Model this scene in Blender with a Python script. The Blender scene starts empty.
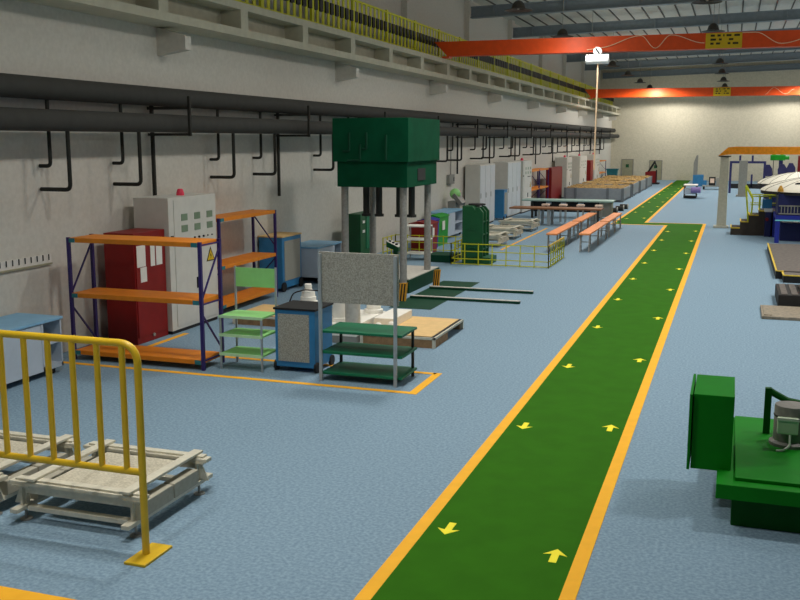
import bpy, bmesh, math, random
from mathutils import Vector, Matrix
random.seed(7)
SC = bpy.context.scene
COL = SC.collection

# ------------------------------------------------------------------ helpers
class MB:
    """collects shapes (world coordinates) into one mesh"""
    def __init__(s): s.bm = bmesh.new()
    def box(s, x0, x1, y0, y1, z0, z1, bev=0.0):
        r = bmesh.ops.create_cube(s.bm, size=1.0)
        vs = r['verts']
        for v in vs:
            v.co = Vector(((x0+x1)/2 + v.co.x*(x1-x0), (y0+y1)/2 + v.co.y*(y1-y0), (z0+z1)/2 + v.co.z*(z1-z0)))
        if bev > 0:
            es = list({e for v in vs for e in v.link_edges})
            bmesh.ops.bevel(s.bm, geom=es, offset=bev, segments=2, affect='EDGES', profile=0.6)
        return s
    def prism(s, pts, d):
        """closed polygon pts (3-D) extruded by vector d"""
        d = Vector(d); a = [s.bm.verts.new(Vector(p)) for p in pts]; b = [s.bm.verts.new(Vector(p)+d) for p in pts]
        n = len(pts)
        s.bm.faces.new(a); s.bm.faces.new(b[::-1])
        for i in range(n): s.bm.faces.new((a[i], b[i], b[(i+1) % n], a[(i+1) % n]))
        return s
    def bar(s, p, q, w, h=None):
        """square bar from p to q"""
        p, q = Vector(p), Vector(q); h = h or w
        d = (q-p).normalized(); up = Vector((0, 0, 1)) if abs(d.z) < .95 else Vector((0, 1, 0))
        a = d.cross(up).normalized(); b = a.cross(d).normalized()
        c = [p+a*sx*w/2+b*sy*h/2 for sx, sy in ((-1, -1), (1, -1), (1, 1), (-1, 1))]
        return s.prism(c, q-p)
    def cyl(s, p, q, r, r2=None, seg=16):
        p, q = Vector(p), Vector(q); r2 = r if r2 is None else r2
        d = (q-p); L = d.length
        m = Matrix.Translation((p+q)/2) @ d.to_track_quat('Z', 'Y').to_matrix().to_4x4()
        bmesh.ops.create_cone(s.bm, cap_ends=True, segments=seg, radius1=r, radius2=r2, depth=L, matrix=m)
        return s
    def sph(s, c, r, sx=1, sy=1, sz=1, seg=16):
        m = Matrix.Translation(c) @ Matrix.Diagonal((sx, sy, sz, 1))
        bmesh.ops.create_uvsphere(s.bm, u_segments=seg, v_segments=seg//2+2, radius=r, matrix=m)
        return s
    def tube(s, pts, r, seg=10, rad=0.0, n=5):
        """round tube along pts, inner corners rounded with radius rad"""
        P = [Vector(p) for p in pts]
        if rad > 0:
            Q = [P[0]]
            for i in range(1, len(P)-1):
                a = (P[i-1]-P[i]).normalized(); b = (P[i+1]-P[i]).normalized()
                A, B = P[i]+a*rad, P[i]+b*rad
                for k in range(n+1):
                    t = k/n; Q.append(A*(1-t)**2 + P[i]*2*t*(1-t) + B*t*t)
            Q.append(P[-1]); P = Q
        rings = []; ref = None
        for i, p in enumerate(P):
            d = (P[min(i+1, len(P)-1)]-P[max(i-1, 0)]).normalized()
            if ref is None:
                ref = Vector((0, 0, 1)) if abs(d.z) < .9 else Vector((1, 0, 0))
            a = d.cross(ref).normalized(); b = a.cross(d).normalized(); ref = b
            rings.append([s.bm.verts.new(p + a*math.cos(2*math.pi*k/seg)*r + b*math.sin(2*math.pi*k/seg)*r) for k in range(seg)])
        for u, v in zip(rings, rings[1:]):
            for k in range(seg): s.bm.faces.new((u[k], u[(k+1) % seg], v[(k+1) % seg], v[k]))
        s.bm.faces.new(rings[0][::-1]); s.bm.faces.new(rings[-1])
        return s
    def lathe(s, c, prof, seg=24, sx=1, sy=1):
        rings = []
        for r, z in prof:
            rings.append([s.bm.verts.new((c[0]+r*sx*math.cos(2*math.pi*k/seg), c[1]+r*sy*math.sin(2*math.pi*k/seg), c[2]+z)) for k in range(seg)])
        for u, v in zip(rings, rings[1:]):
            for k in range(seg): s.bm.faces.new((u[k], u[(k+1) % seg], v[(k+1) % seg], v[k]))
        s.bm.faces.new(rings[0][::-1]); s.bm.faces.new(rings[-1])
        return s
    def build(s, name, mat, parent=None, smooth=False, loc=None):
        bmesh.ops.recalc_face_normals(s.bm, faces=s.bm.faces)
        off = Vector((0, 0, 0))
        if parent is not None:
            p = parent
            while p is not None: off += p.location; p = p.parent
        elif loc is not None: off = Vector(loc)
        if parent is not None or loc is not None:
            for v in s.bm.verts: v.co -= off
        me = bpy.data.meshes.new(name); s.bm.to_mesh(me); s.bm.free()
        me.materials.append(mat)
        if smooth:
            for p in me.polygons: p.use_smooth = True
            try: me.set_sharp_from_angle(angle=math.radians(40))
            except Exception: pass
        o = bpy.data.objects.new(name, me); COL.objects.link(o)
        if parent is not None: o.parent = parent
        elif loc is not None: o.location = off
        return o

def tag(o, label, cat, group=None):
    o['label'] = label; o['category'] = cat
    if group: o['group'] = group
    return o
def thing(name, label, cat, loc, group=None):
    o = bpy.data.objects.new(name, None); COL.objects.link(o)
    o.location = loc; o.empty_display_size = .2
    return tag(o, label, cat, group)
def struct(o): o['kind'] = 'structure'; return o
def copy_tree(o, parent=None):
    c = o.copy(); COL.objects.link(c)
    if parent is not None: c.parent = parent
    for ch in list(o.children): copy_tree(ch, c)
    return c
def dup(o, d, label=None):
    c = copy_tree(o); c.location = o.location + Vector(d)
    if label: c['label'] = label
    return c
ORD = ['nearest', 'second nearest', 'third nearest', 'fourth nearest', 'fifth nearest', 'sixth nearest', 'seventh nearest', 'eighth nearest',
       'ninth nearest', 'tenth nearest', 'eleventh nearest', 'twelfth nearest', 'thirteenth nearest', 'fourteenth nearest', 'fifteenth nearest', 'sixteenth nearest',
       'seventeenth nearest', 'eighteenth nearest', 'nineteenth nearest', 'twentieth nearest']

# ------------------------------------------------------------------ materials
def lin(c):
    return tuple((x/12.92 if x <= .04045 else ((x+.055)/1.055)**2.4) for x in (v/255. for v in c))
def mat(name, rgb, rough=.6, metal=0., var=.08, scale=6., bump=0., rgb2=None, detail=3., spec=.4):
    m = bpy.data.materials.new(name); m.use_nodes = True
    nt = m.node_tree; b = nt.nodes['Principled BSDF']
    c = lin(rgb)
    tc = nt.nodes.new('ShaderNodeTexCoord'); nz = nt.nodes.new('ShaderNodeTexNoise')
    nz.inputs['Scale'].default_value = scale; nz.inputs['Detail'].default_value = detail
    nt.links.new(tc.outputs['Object'], nz.inputs['Vector'])
    rp = nt.nodes.new('ShaderNodeValToRGB')
    if rgb2: a, d = c, lin(rgb2)
    else: a, d = tuple(x*(1-var) for x in c), tuple(min(1, x*(1+var)) for x in c)
    rp.color_ramp.elements[0].color = (*a, 1); rp.color_ramp.elements[0].position = .35
    rp.color_ramp.elements[1].color = (*d, 1); rp.color_ramp.elements[1].position = .65
    nt.links.new(nz.outputs['Fac'], rp.inputs['Fac']); nt.links.new(rp.outputs['Color'], b.inputs['Base Color'])
    b.inputs['Roughness'].default_value = rough; b.inputs['Metallic'].default_value = metal
    b.inputs['Specular IOR Level'].default_value = spec
    if bump:
        bp = nt.nodes.new('ShaderNodeBump'); bp.inputs['Strength'].default_value = bump; bp.inputs['Distance'].default_value = .02
        nt.links.new(nz.outputs['Fac'], bp.inputs['Height']); nt.links.new(bp.outputs['Normal'], b.inputs['Normal'])
    return m
K = {}
K['floor'] = mat('floor_paint', (113, 140, 160), .75, rgb2=(140, 166, 184), scale=32., detail=6., spec=.15)
K['wall'] = mat('wall_plaster', (208, 204, 194), .9, rgb2=(216, 212, 202), scale=14., bump=.06, detail=6., spec=.1)
K['farwall'] = mat('far_wall_plaster', (210, 203, 180), .9, rgb2=(222, 214, 192), scale=9., bump=.06, detail=6., spec=.1)
K['runway'] = mat('runway_concrete', (196, 192, 172), .85, var=.05, spec=.15)
K['deck'] = mat('roof_sheet', (200, 200, 192), .8, var=.05)
K['beam'] = mat('roof_steel', (128, 140, 147), .6, var=.06)
K['purlin'] = mat('purlin_steel', (72, 70, 66), .7)
K['walk'] = mat('walkway_green', (50, 106, 18), .8, var=.06, scale=3., spec=.05)
K['line'] = mat('line_orange', (252, 185, 50), .7, var=.03, spec=.15)
K['arrow'] = mat('arrow_yellow', (255, 240, 60), .7, var=.02, spec=.15)
K['yellow'] = mat('yellow_paint', (224, 184, 34), .4, var=.05, spec=.5)
K['fenceY'] = mat('fence_yellow_green', (200, 198, 28), .6, var=.06)
K['pipe'] = mat('pipe_dark_grey', (66, 66, 63), .8, var=.06, spec=.15)
K['pipe2'] = mat('bracket_black', (48, 48, 44), .7, spec=.2)
K['black'] = mat('black_paint', (22, 22, 24), .6)
K['busbar'] = mat('busbar_black', (12, 12, 16), .6)
K['crane'] = mat('crane_orange', (222, 76, 10), .5, var=.05)
K['gantry'] = mat('gantry_orange', (240, 150, 20), .6, var=.1, scale=12)
K['orange'] = mat('shelf_orange', (224, 132, 26), .55, var=.06)
K['purple'] = mat('rack_post_blue', (46, 32, 100), .5)
K['teal'] = mat('clip_teal', (40, 120, 130), .5)
K['red'] = mat('cabinet_red', (128, 12, 10), .5, var=.06)
K['beacon'] = mat('beacon_pink', (236, 60, 90), .3)
K['cabgrey'] = mat('cabinet_grey', (206, 204, 196), .55, var=.03)
K['cabgrey2'] = mat('cabinet_bluegrey', (200, 206, 210), .55, var=.03)
K['paper'] = mat('paper_white', (225, 222, 215), .8, var=.03)
K['meter'] = mat('meter_face', (120, 140, 115), .3, var=.1)
K['blue'] = mat('cabinet_blue', (50, 124, 174), .5, var=.05)
K['paleblue'] = mat('bench_pale_blue', (128, 176, 208), .5, var=.05)
K['palepanel'] = mat('bench_panel_grey', (182, 194, 206), .55, var=.03)
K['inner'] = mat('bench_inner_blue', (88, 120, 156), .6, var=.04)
K['stip'] = mat('stipple_grey', (140, 138, 128), .8, rgb2=(178, 176, 164), scale=60., detail=4., spec=.2)
K['tan'] = mat('tan_board', (226, 190, 130), .7, var=.05)
K['ltgreen'] = mat('shelf_light_green', (150, 218, 132), .5, var=.04)
K['mint'] = mat('shelf_edge_mint', (190, 230, 180), .5, var=.03)
K['steel'] = mat('steel_tube', (170, 178, 182), .4, metal=.4, var=.05)
K['dkgreen'] = mat('shelf_dark_green', (10, 108, 72), .5, var=.05)
K['press'] = mat('press_green', (8, 72, 47), .8, var=.1, scale=3., spec=.08)
K['pressd'] = mat('press_green_dark', (12, 62, 42), .65, var=.08, spec=.2)
K['white'] = mat('white_casting', (245, 242, 232), .5, var=.03)
K['metal'] = mat('column_steel', (158, 156, 150), .45, metal=.3, var=.1, scale=20)
K['bed'] = mat('bed_steel', (196, 192, 182), .6, var=.08, scale=14)
K['palette'] = mat('pallet_wood', (150, 118, 84), .8, var=.15, scale=14)
K['frame'] = mat('frame_pale_steel', (206, 202, 184), .6, var=.06, scale=20)
K['slab'] = mat('slab_stipple', (176, 170, 150), .8, rgb2=(208, 202, 182), scale=50.)
K['fblock'] = mat('frame_block', (172, 168, 152), .7, var=.06, scale=20)
K['block'] = mat('block_grey', (140, 140, 134), .7, var=.06)
K['mgreen'] = mat('machine_green', (12, 124, 20), .6, var=.06, scale=4., spec=.15)
K['mgreend'] = mat('machine_green_deep', (10, 80, 20), .6, var=.06, spec=.15)
K['motor'] = mat('motor_grey', (120, 118, 112), .5, var=.08, scale=20)
K['jbox'] = mat('junction_pale_green', (186, 206, 176), .4, var=.03)
K['cable'] = mat('cable_pale', (215, 215, 205), .5)
K['mcgreen'] = mat('tower_green', (18, 84, 46), .5, var=.08)
K['dark'] = mat('rubber_dark', (38, 38, 38), .8)
K['brown'] = mat('table_brown', (138, 92, 58), .6, var=.1)
K['bench'] = mat('bench_orange', (240, 150, 88), .6, var=.06)
K['tabgreen'] = mat('table_grey_green', (150, 178, 168), .5, var=.04)
K['seat'] = mat('stool_seat_pink', (236, 206, 184), .6, var=.03)
K['crate'] = mat('crate_grey', (146, 152, 156), .6, var=.06, scale=8)
K['crate2'] = mat('crate_post', (110, 116, 120), .6)
K['cargo'] = mat('cargo_tan', (112, 88, 50), .9, rgb2=(186, 152, 92), scale=9., detail=6., bump=.5)
K['deckrub'] = mat('platform_grey', (92, 86, 82), .85, rgb2=(112, 106, 100), scale=10.)
K['edge'] = mat('edge_yellow', (222, 190, 60), .6)
K['stair'] = mat('stair_brown', (62, 54, 46), .7, var=.1)
K['limey'] = mat('rail_lime', (196, 206, 40), .5)
K['navy'] = mat('machine_navy', (34, 48, 150), .5, var=.06)
K['navyd'] = mat('machine_navy_dark', (26, 34, 88), .5, var=.06)
K['cyan'] = mat('edge_cyan', (130, 220, 226), .5)
K['dome'] = mat('canopy_white', (236, 232, 216), .6, var=.03)
K['seam'] = mat('canopy_seam', (110, 105, 90), .7)
K['violet'] = mat('gantry_violet', (44, 46, 96), .5)
K['colgrey'] = mat('column_concrete', (186, 184, 168), .7, var=.08, scale=18)
K['colgrey2'] = mat('column_concrete_dark', (146, 144, 134), .7, var=.08, scale=18)
K['hyd'] = mat('hydraulic_green', (20, 150, 36), .4)
K['brass'] = mat('brass', (200, 150, 50), .4)
K['purpleb'] = mat('cart_purple', (140, 120, 180), .5)
K['door'] = mat('door_green_grey', (164, 160, 132), .6, var=.06)
K['shade'] = mat('lamp_shade_dark', (62, 58, 52), .5)
K['bulb'] = mat('bulb_glass', (230, 225, 210), .2)
K['cord'] = mat('cord_grey', (150, 148, 140), .6)
K['hoist'] = mat('hoist_white', (246, 250, 250), .35, var=.01)
K['rope'] = mat('rope_tan', (236, 206, 170), .7)
K['sign'] = mat('sign_yellow', (214, 178, 20), .5, var=.03)
K['ink'] = mat('ink_dark', (50, 44, 12), .6)
K['haz'] = mat('hazard_orange', (224, 160, 36), .5)
K['rust'] = mat('plate_rust', (126, 118, 104), .7, rgb2=(154, 142, 122), scale=14.)

# ------------------------------------------------------------------ setting
XW, XU, YF = -10.1, -11.2, 85.5
struct(MB().box(-11.6, 14, -3, YF+.3, -.2, 0).build('floor', K['floor']))
struct(MB().box(-10.4, XW, -3, YF, 0, 5.42).build('wall_left', K['wall']))
struct(MB().box(XU-.3, XU, -3, YF, 6.08, 9.45).build('wall_upper_left', K['wall']))
struct(MB().box(-11.6, 14, YF, YF+.3, 0, 10).build('wall_far', K['farwall']))
struct(MB().prism([(-11.6, -3, 9.34), (14, -3, 10.06), (14, -3, 10.2), (-11.6, -3, 9.5)], (0, YF+3.3, 0)).build('ceiling', K['deck']))
# crane runway: ledge beam with a row of recessed panels
mb = MB()
mb.box(XW-1.1, -9.85, -3, YF, 5.42, 6.08)
mb.box(-9.85, -9.4, -3, YF, 5.42, 5.57).box(-9.85, -9.4, -3, YF, 5.94, 6.08)
for k in range(-5, 24):
    y = 14.92 + 2.935*k
    mb.box(-9.85, -9.4, y-.15, y+.15, 5.57, 5.94)
struct(mb.build('trim_1', K['runway']))
mb = MB()
for k in range(-1, 9):
    y = 15.75 + 8.43*k
    mb.prism([(XW, y, 4.92), (-9.5, y, 5.01), (-9.5, y, 5.25), (XW, y, 5.42)], (0, .2, 0))
struct(mb.build('trim_2', K['wall']))
# pilasters of the upper wall
mb = MB()
for k in range(0, 10):
    y = 8.05 + 8.35*k
    mb.box(XU, XU+.22, y-.3, y+.3, 6.08, 9.35)
struct(mb.build('trim_3', K['wall']))
# roof beams, purlins: the roof rises gently to the right
n = 4
SL = .028
zr = lambda x: SL*(x-XU)
def slant(mb, y0, y1, z0, z1, x0=XU+.22, x1=14):
    mb.prism([(x0, y0, z0+zr(x0)), (x1, y0, z0+zr(x1)), (x1, y0, z1+zr(x1)), (x0, y0, z1+zr(x0))], (0, y1-y0, 0))
for k in range(0, 10):
    y = 8.05 + 8.35*k
    if k == 9: y = YF-.17
    mb = MB(); slant(mb, y-.02, y+.02, 8.53, 8.96); slant(mb, y-.16, y+.16, 8.5, 8.54); slant(mb, y-.12, y+.12, 8.94, 8.98); slant(mb, y+3.9, y+4.02, 9.24, 9.34) if y < YF-5 else None
    for x in range(-10, 14, 3): mb.box(x-.04, x+.04, y-.14, y+.14, 8.54+zr(x), 8.95+zr(x))
    struct(mb.build('trim_%d' % n, K['beam'])); n += 1
mb = MB()
for q in range(-14, 19): mb.box(.75*q-.03, .75*q+.03, 0, YF, 9.31+zr(.75*q), 9.36+zr(.75*q))
struct(mb.build('trim_%d' % n, K['purlin'])); n += 1
# far wall doors
for i, (a, b, h) in enumerate(((-9.1, -8.22, 1.68), (-6.78, -5.83, 1.6))):
    d = struct(MB().box(a, b, YF-.05, YF, 0, h).build('door_%d' % (i+1), K['door']))
    MB().box(a-.07, a, YF-.07, YF, 0, h+.07).box(b, b+.07, YF-.07, YF, 0, h+.07).box(a, b, YF-.07, YF, h, h+.07).build('door_frame', K['colgrey2'], d)
    MB().box((a+b)/2-.13, (a+b)/2+.13, YF-.07, YF-.05, h*.62, h*.78).build('door_window', K['mcgreen'], d)

# ------------------------------------------------------------------ floor markings
wk = thing('walkway', 'long green painted walkway running the length of the grey-blue floor', 'walkway', (-1.74, 5, 0))
Z0, Z1, Z2 = .003, .005, .007
poly = [(-2.4, 2, 0), (-1.07, 2, 0), (-1.07, 41.15, 0), (-3.39, 41.15, 0), (-3.39, YF-.05, 0), (-4.52, YF-.05, 0), (-4.52, 40.15, 0), (-2.4, 40.15, 0)]
MB().prism(poly, (0, 0, Z0)).build('walkway_surface', K['walk'], wk)
for seg in ([(-2.52, -2.4, 2, 40.0)], [(-1.07, -.95, 2, 41.27)], [(-4.64, -2.4, 40.0, 40.15)], [(-3.39, -1.07, 41.15, 41.27)],
            [(-4.64, -4.52, 40.15, 80.5)], [(-3.39, -3.27, 41.27, 76.)]):
    x0, x1, y0, y1 = seg[0]
    MB().box(x0, x1, y0, y1, 0, Z1).build('edge_line', K['line'], wk)
def arrow(x, y, s, label, group):
    w, l, h = .1, .135, .05
    p = [(x-.032, y-s*l, 0), (x+.032, y-s*l, 0), (x+.032, y+s*.03, 0), (x+w, y+s*.01, 0), (x, y+s*l, 0), (x-w, y+s*.01, 0), (x-.032, y+s*.03, 0)]
    o = MB().prism([(a, b, Z0-.001) for a, b, c in p], (0, 0, Z2-Z0)).build('floor_arrow', K['arrow'], loc=(x, y, 0))
    tag(o, label, 'arrow', group)
for k in range(10):
    arrow(-2.215, 7.8+3.285*k, -1, 'yellow arrow pointing toward the camera, %s in the near walkway' % ORD[k], 'arrows pointing toward the camera')
    if k < 9: arrow(-1.23, 7.54+3.79*k, 1, 'yellow arrow pointing away from the camera, %s in the near walkway' % ORD[k], 'arrows pointing away')
for k in range(9):
    arrow(-4.3, 43+3.9*k, -1, 'small yellow arrow at the left edge of the far walkway, %s of its row' % ORD[k], 'far walkway arrows')
    arrow(-3.6, 43.5+3.9*k, 1, 'small yellow arrow at the right edge of the far walkway, %s of its row' % ORD[k], 'far walkway arrows')
zl = thing('floor_marking', 'thin orange line rectangle on the floor round the rack and trolleys', 'floor marking', (-6.5, 12.1, 0))
for x0, x1, y0, y1 in ((-10.0, -3.9, 12.05, 12.15), (-4.02, -3.9, 12.15, 13.3), (-8.98, -3.98, 13.2, 13.3), (-9.1, -9.0, 13.2, 14.7)):
    MB().box(x0, x1, y0, y1, 0, .004).build('line', K['line'], zl)
o = MB().box(-8.0, -4.3, 5.41, 5.61, 0, .004).build('floor_marking', K['line'], loc=(-6, 5.5, 0)); tag(o, 'broad orange floor line at the bottom left corner', 'floor marking')
o = MB().box(-6.78, -6.7, 29.4, 37.3, 0, .004).build('floor_marking', K['line'], loc=(-6.74, 33, 0)); tag(o, 'orange floor line beside the three low pale frames and long benches', 'floor marking')

# ------------------------------------------------------------------ pipes on the left wall
J0, JP = 12.36, 5.15
up = thing('service_pipe', 'upper of two thick dark grey pipes along the left wall', 'pipe', (-9.88, 0, 4.16))
lo = thing('service_pipe', 'lower thick dark grey pipe along the left wall, standing further out', 'pipe', (-9.54, 0, 3.68))
MB().cyl((-9.88, -2, 4.16), (-9.88, 85.2, 4.16), .17, seg=28).build('pipe', K['pipe'], up, True)
MB().cyl((-9.54, -2, 3.68), (-9.54, 85.2, 3.68), .16, seg=28).build('pipe', K['pipe'], lo, True)
for k in range(-1, 13):
    for d in (0, 1.87):
        y = J0+JP*k+d
        MB().tube([(-9.88, y, 4.0), (-9.88, y, 3.0), (XW+.02, y, 3.0)], .03, rad=.07).build('drop_pipe', K['pipe2'], up, True)
        MB().tube([(-9.54, y, 3.54), (-9.54, y, 2.645), (XW+.02, y, 2.645)], .033, rad=.09).build('drop_pipe', K['pipe2'], lo, True)
b0 = thing('pipe_bracket', 'black bracket carrying both wall pipes, nearest of the row', 'bracket', (-10.0, 15.34-JP, 2.2), 'pipe brackets along the left wall')
y = 15.34-JP
MB().bar((-10.0, y, 2.1), (-10.0, y, 4.0), .055).build('post', K['pipe2'], b0)
MB().bar((-10.08, y, 3.955), (-9.22, y, 3.955), .05).build('arm', K['pipe2'], b0)
MB().bar((-10.08, y, 3.49), (-9.22, y, 3.49), .05).build('arm', K['pipe2'], b0)
MB().bar((-9.22, y, 3.46), (-9.22, y, 4.16), .05).build('front_bar', K['pipe2'], b0)
for k in range(1, 14):
    dup(b0, (0, JP*k, 0), 'black bracket carrying both wall pipes, %s of the row from the camera' % ORD[k])
# ------------------------------------------------------------------ gallery fence above the runway
fn = thing('safety_fence', 'long yellow slatted safety fence on the crane ledge of the left wall', 'fence', (-9.7, 0, 6.08))
MB().bar((-9.7, 6, 7.02), (-9.7, 82.8, 7.02), .05).build('top_rail', K['fenceY'], fn)
MB().bar((-9.7, 6, 6.16), (-9.7, 82.8, 6.16), .05).build('bottom_rail', K['fenceY'], fn)
y = 6.0; ks = 0
while y < 82:
    mb = MB(); mi = MB()
    for j in range(8):
        if j: mb.box(-9.71, -9.69, y+.33*j-.065, y+.33*j+.065, 6.16, 7.02)
        mi.box(-9.72, -9.655, y+.33*j+.07, y+.33*j+.26, 6.47, 6.74)
    mi.box(-9.73, -9.715, y-.0, y+2.64, 6.47, 6.74)
    mi.build('black_insert', K['busbar'], fn)
    mb.build('slat_panel', K['fenceY'], fn)
    MB().box(-9.73, -9.67, y-.07, y+.07, 6.08, 7.08).build('post', K['fenceY'], fn)
    y += 2.64
# ------------------------------------------------------------------ cranes
def crane(y, yb, label, z0=6.13, z1=6.6, x0=-9.2, x1=13, loops=(), sx=-1.02):
    t = thing('bridge_crane', label, 'crane', (0, y, z0))
    MB().prism([(x0, y-.2, z0), (x1, y-.2, z0), (x1, y-.2, z1), (x0-.45, y-.2, z1)], (0, .4, 0)).build('girder', K['crane'], t)
    MB().box(-9.39, -9.15, y-.19, y+.19, 6.08, z0).build('end_carriage', K['crane'], t)
    s = MB().box(sx, sx+1.05, y-.225, y-.2, z0+.0, z1-.02).build('sign_plate', K['sign'], t)
    mb = MB(); h = z1-z0
    for r, w in enumerate(((.15, .12, .05, .18, .2), (.2, .1, .0, .16), (.12, .15, .0, .1, .2))):
        xx = sx+.14; zz = z0+h*(.74-.25*r)
        for q in w:
            if q > 0: MB().box(xx, xx+q*.8, y-.23, y-.225, zz, zz+h*.13).build('lettering', K['ink'], s)
            xx += q+.045 if q else .14
    for pts in loops:
        P = []
        for a, b in zip(pts, pts[1:]):
            for i in range(8):
                u = i/8.; c = (1-math.cos(u*math.pi))/2
                P.append((a[0]+(b[0]-a[0])*u, y-.24, a[1]+(b[1]-a[1])*c))
        P.append((pts[-1][0], y-.24, pts[-1][1]))
        MB().tube(P, .012, seg=6).build('festoon_cable', K['rope'], t, True)
    return t
crane(31.9, 0, 'orange bridge crane nearer the camera, spanning the hall overhead',
      loops=[[(-4.6, 6.2), (-4.2, 6.25), (-2.95, 6.58), (-2.5, 6.19), (-2.05, 6.57), (-1.05, 6.3)], [(.03, 6.57), (.4, 6.57), (1.15, 6.22), (2.2, 6.45)]])
crane(66.2, 0, 'orange bridge crane further away, close to the far beige wall', z1=6.68, sx=-1.5,
      loops=[[(1.6, 6.2), (2.1, 6.6), (2.8, 6.2), (3.3, 6.5)]])
h = thing('hoist', 'bright white hoist drum hanging under the nearer orange crane', 'hoist', (-4.22, 31.4, 5.78))
MB().cyl((-4.57, 31.4, 5.88), (-3.87, 31.4, 5.88), .15, seg=24).build('drum', K['hoist'], h, True)
MB().cyl((-4.22, 31.3, 6.12), (-4.22, 31.5, 6.12), .13, seg=20).build('trolley_wheel', K['hoist'], h, True)
MB().bar((-4.27, 31.28, 6.2), (-4.17, 31.28, 6.06), .04).build('hook_slot', K['black'], h)
MB().cyl((-4.2, 31.4, 5.75), (-4.22, 31.4, 2.75), .026, seg=8).build('lifting_rope', K['rope'], h)
MB().cyl((-4.22, 31.4, 2.78), (-4.22, 31.4, 2.45), .03, seg=10).build('hook_block', K['rope'], h)

# ------------------------------------------------------------------ hanging lamps
l0 = thing('pendant_lamp', 'dark bell shaped pendant lamp', 'lamp', (-6.6, 30.6, 7.35), 'pendant lamps under the roof')
prof = [(.43, 0), (.43, .015), (.22, .06), (.2, .12), (.18, .2), (.12, .27), (.05, .31)]
PIN = [(.42, .005), (.2, .05), (.18, .12), (.15, .19)]
MB().lathe((-6.6, 30.6, 7.35), PIN[::-1]+prof).build('lamp_shade', K['shade'], l0, True)
MB().sph((-6.6, 30.6, 7.47), .08).build('bulb', K['bulb'], l0, True)
MB().cyl((-6.6, 30.6, 7.64), (-6.6, 30.6, 9.45), .012, seg=6).build('cord', K['cord'], l0)
for k in range(0, 7):
    if k: dup(l0, (0, 8.2*k, 0), 'dark bell shaped pendant lamp, %s in the row nearer the left wall' % ORD[k])
    dup(l0, (5.6, 8.2*k, 0), 'dark bell shaped pendant lamp, %s in the row above the walkway' % ORD[k])
l0['label'] = 'dark bell shaped pendant lamp, nearest in the row nearer the left wall'

# ------------------------------------------------------------------ near left: barrier and low frames
t = thing('crowd_barrier', 'yellow tubular crowd barrier at the left front', 'barrier', (-4.43, 6.45, 0))
MB().tube([(-6.7, 6.45, .02), (-6.7, 6.45, 1.79), (-4.43, 6.45, 1.79), (-4.43, 6.45, .02)], .031, seg=14, rad=.17, n=8).build('tube_frame', K['yellow'], t, True)
MB().cyl((-6.7, 6.45, .72), (-4.43, 6.45, .72), .029, seg=14).build('lower_rail', K['yellow'], t, True)
for k in range(9):
    x = -4.575-.24*k
    MB().cyl((x, 6.45, .72), (x, 6.45, 1.79), .026, seg=12).build('bar', K['yellow'], t, True)
for x in (-4.41, -6.7): MB().box(x-.1, x+.1, 6.25, 6.66, 0, .022, .004).build('base_plate', K['yellow'], t)

def frame_stand(x0, x1, y0, y1, label, group):
    t = thing('frame_stand', label, 'frame', ((x0+x1)/2, (y0+y1)/2, 0), group)
    xs, ys = (x0+.12, x1-.12), (y0+.1, y1-.1)
    for x in xs:
        for y in ys:
            MB().cyl((x, y, 0), (x, y, .012), .055, seg=20).cyl((x, y, .012), (x, y, .1), .014, seg=10).build('levelling_foot', K['metal'], t)
            sy = -1 if y == ys[0] else 1; sx = -1 if x == xs[0] else 1
            mb = MB().box(x-.03, x+.03, y-.012, y+.012, .15, .33).box(x-.012, x+.012, y-.05, y+.05, .15, .33)
            mb.prism([(x, y-.008, .15), (x+sx*.11, y-.008, .15), (x+sx*.03, y-.008, .33), (x, y-.008, .33)], (0, .016, 0))
            mb.box(x-.09, x+.09, y-.06, y+.06, .325, .34)
            mb.build('corner_post', K['frame'], t)
    for x in xs: MB().box(x-.04, x+.04, y0-.06, y1+.1, .11, .15, .006).build('base_rail', K['frame'], t)
    for y in ys: MB().box(xs[0]+.05, xs[1]-.05, y-.035, y+.035, .1, .145, .006).build('base_rail', K['frame'], t)
    for y in ys:
        MB().box(x0, x1, y-.055, y+.05, .34, .375, .005).box(x0+.05, x1-.05, y-.03, y+.05, .375, .395, .004).box(x0+.15, x1-.15, y-.02, y+.02, .26, .34).build('top_beam', K['frame'], t)
    for x in (xs[0]+.12, xs[1]-.04): MB().box(x-.05, x+.05, y0+.02, y1-.02, .395, .42, .004).build('cross_beam', K['frame'], t)
    MB().box(xs[0]+.2, xs[1]-.12, y0+.2, y1-.2, .33, .352).build('deck_slab', K['slab'], t)
    ym = (y0+y1)/2
    for a, b in ((y0+.2, ym-.01), (ym+.01, y1-.2)):
        MB().box(xs[1]-.06, xs[1]+.06, a, b, .15, .29, .008).build('block', K['fblock'], t)
        MB().box(xs[0]-.06, xs[0]+.06, a, b, .15, .29, .008).build('block', K['fblock'], t)
    return t
G = 'low pale steel frames'
f0 = frame_stand(-6.03, -4.63, 6.68, 7.94, 'low pale steel frame on levelling feet behind the yellow barrier, right one', G)
dup(f0, (-1.5, 0, 0), 'low pale steel frame cut by the left edge of the photo, behind the barrier')
for (x, y, l) in ((-7.55, 30.6, 'low pale steel frame nearest the yellow fence by the orange benches'),
                  (-7.6, 33.1, 'low pale steel frame in the middle of the three beside the lockers'),
                  (-7.6, 36.2, 'low pale steel frame nearest the brown table')):
    c = dup(f0, (0, 0, 0), l); c.location = (x, y, 0)

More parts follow.
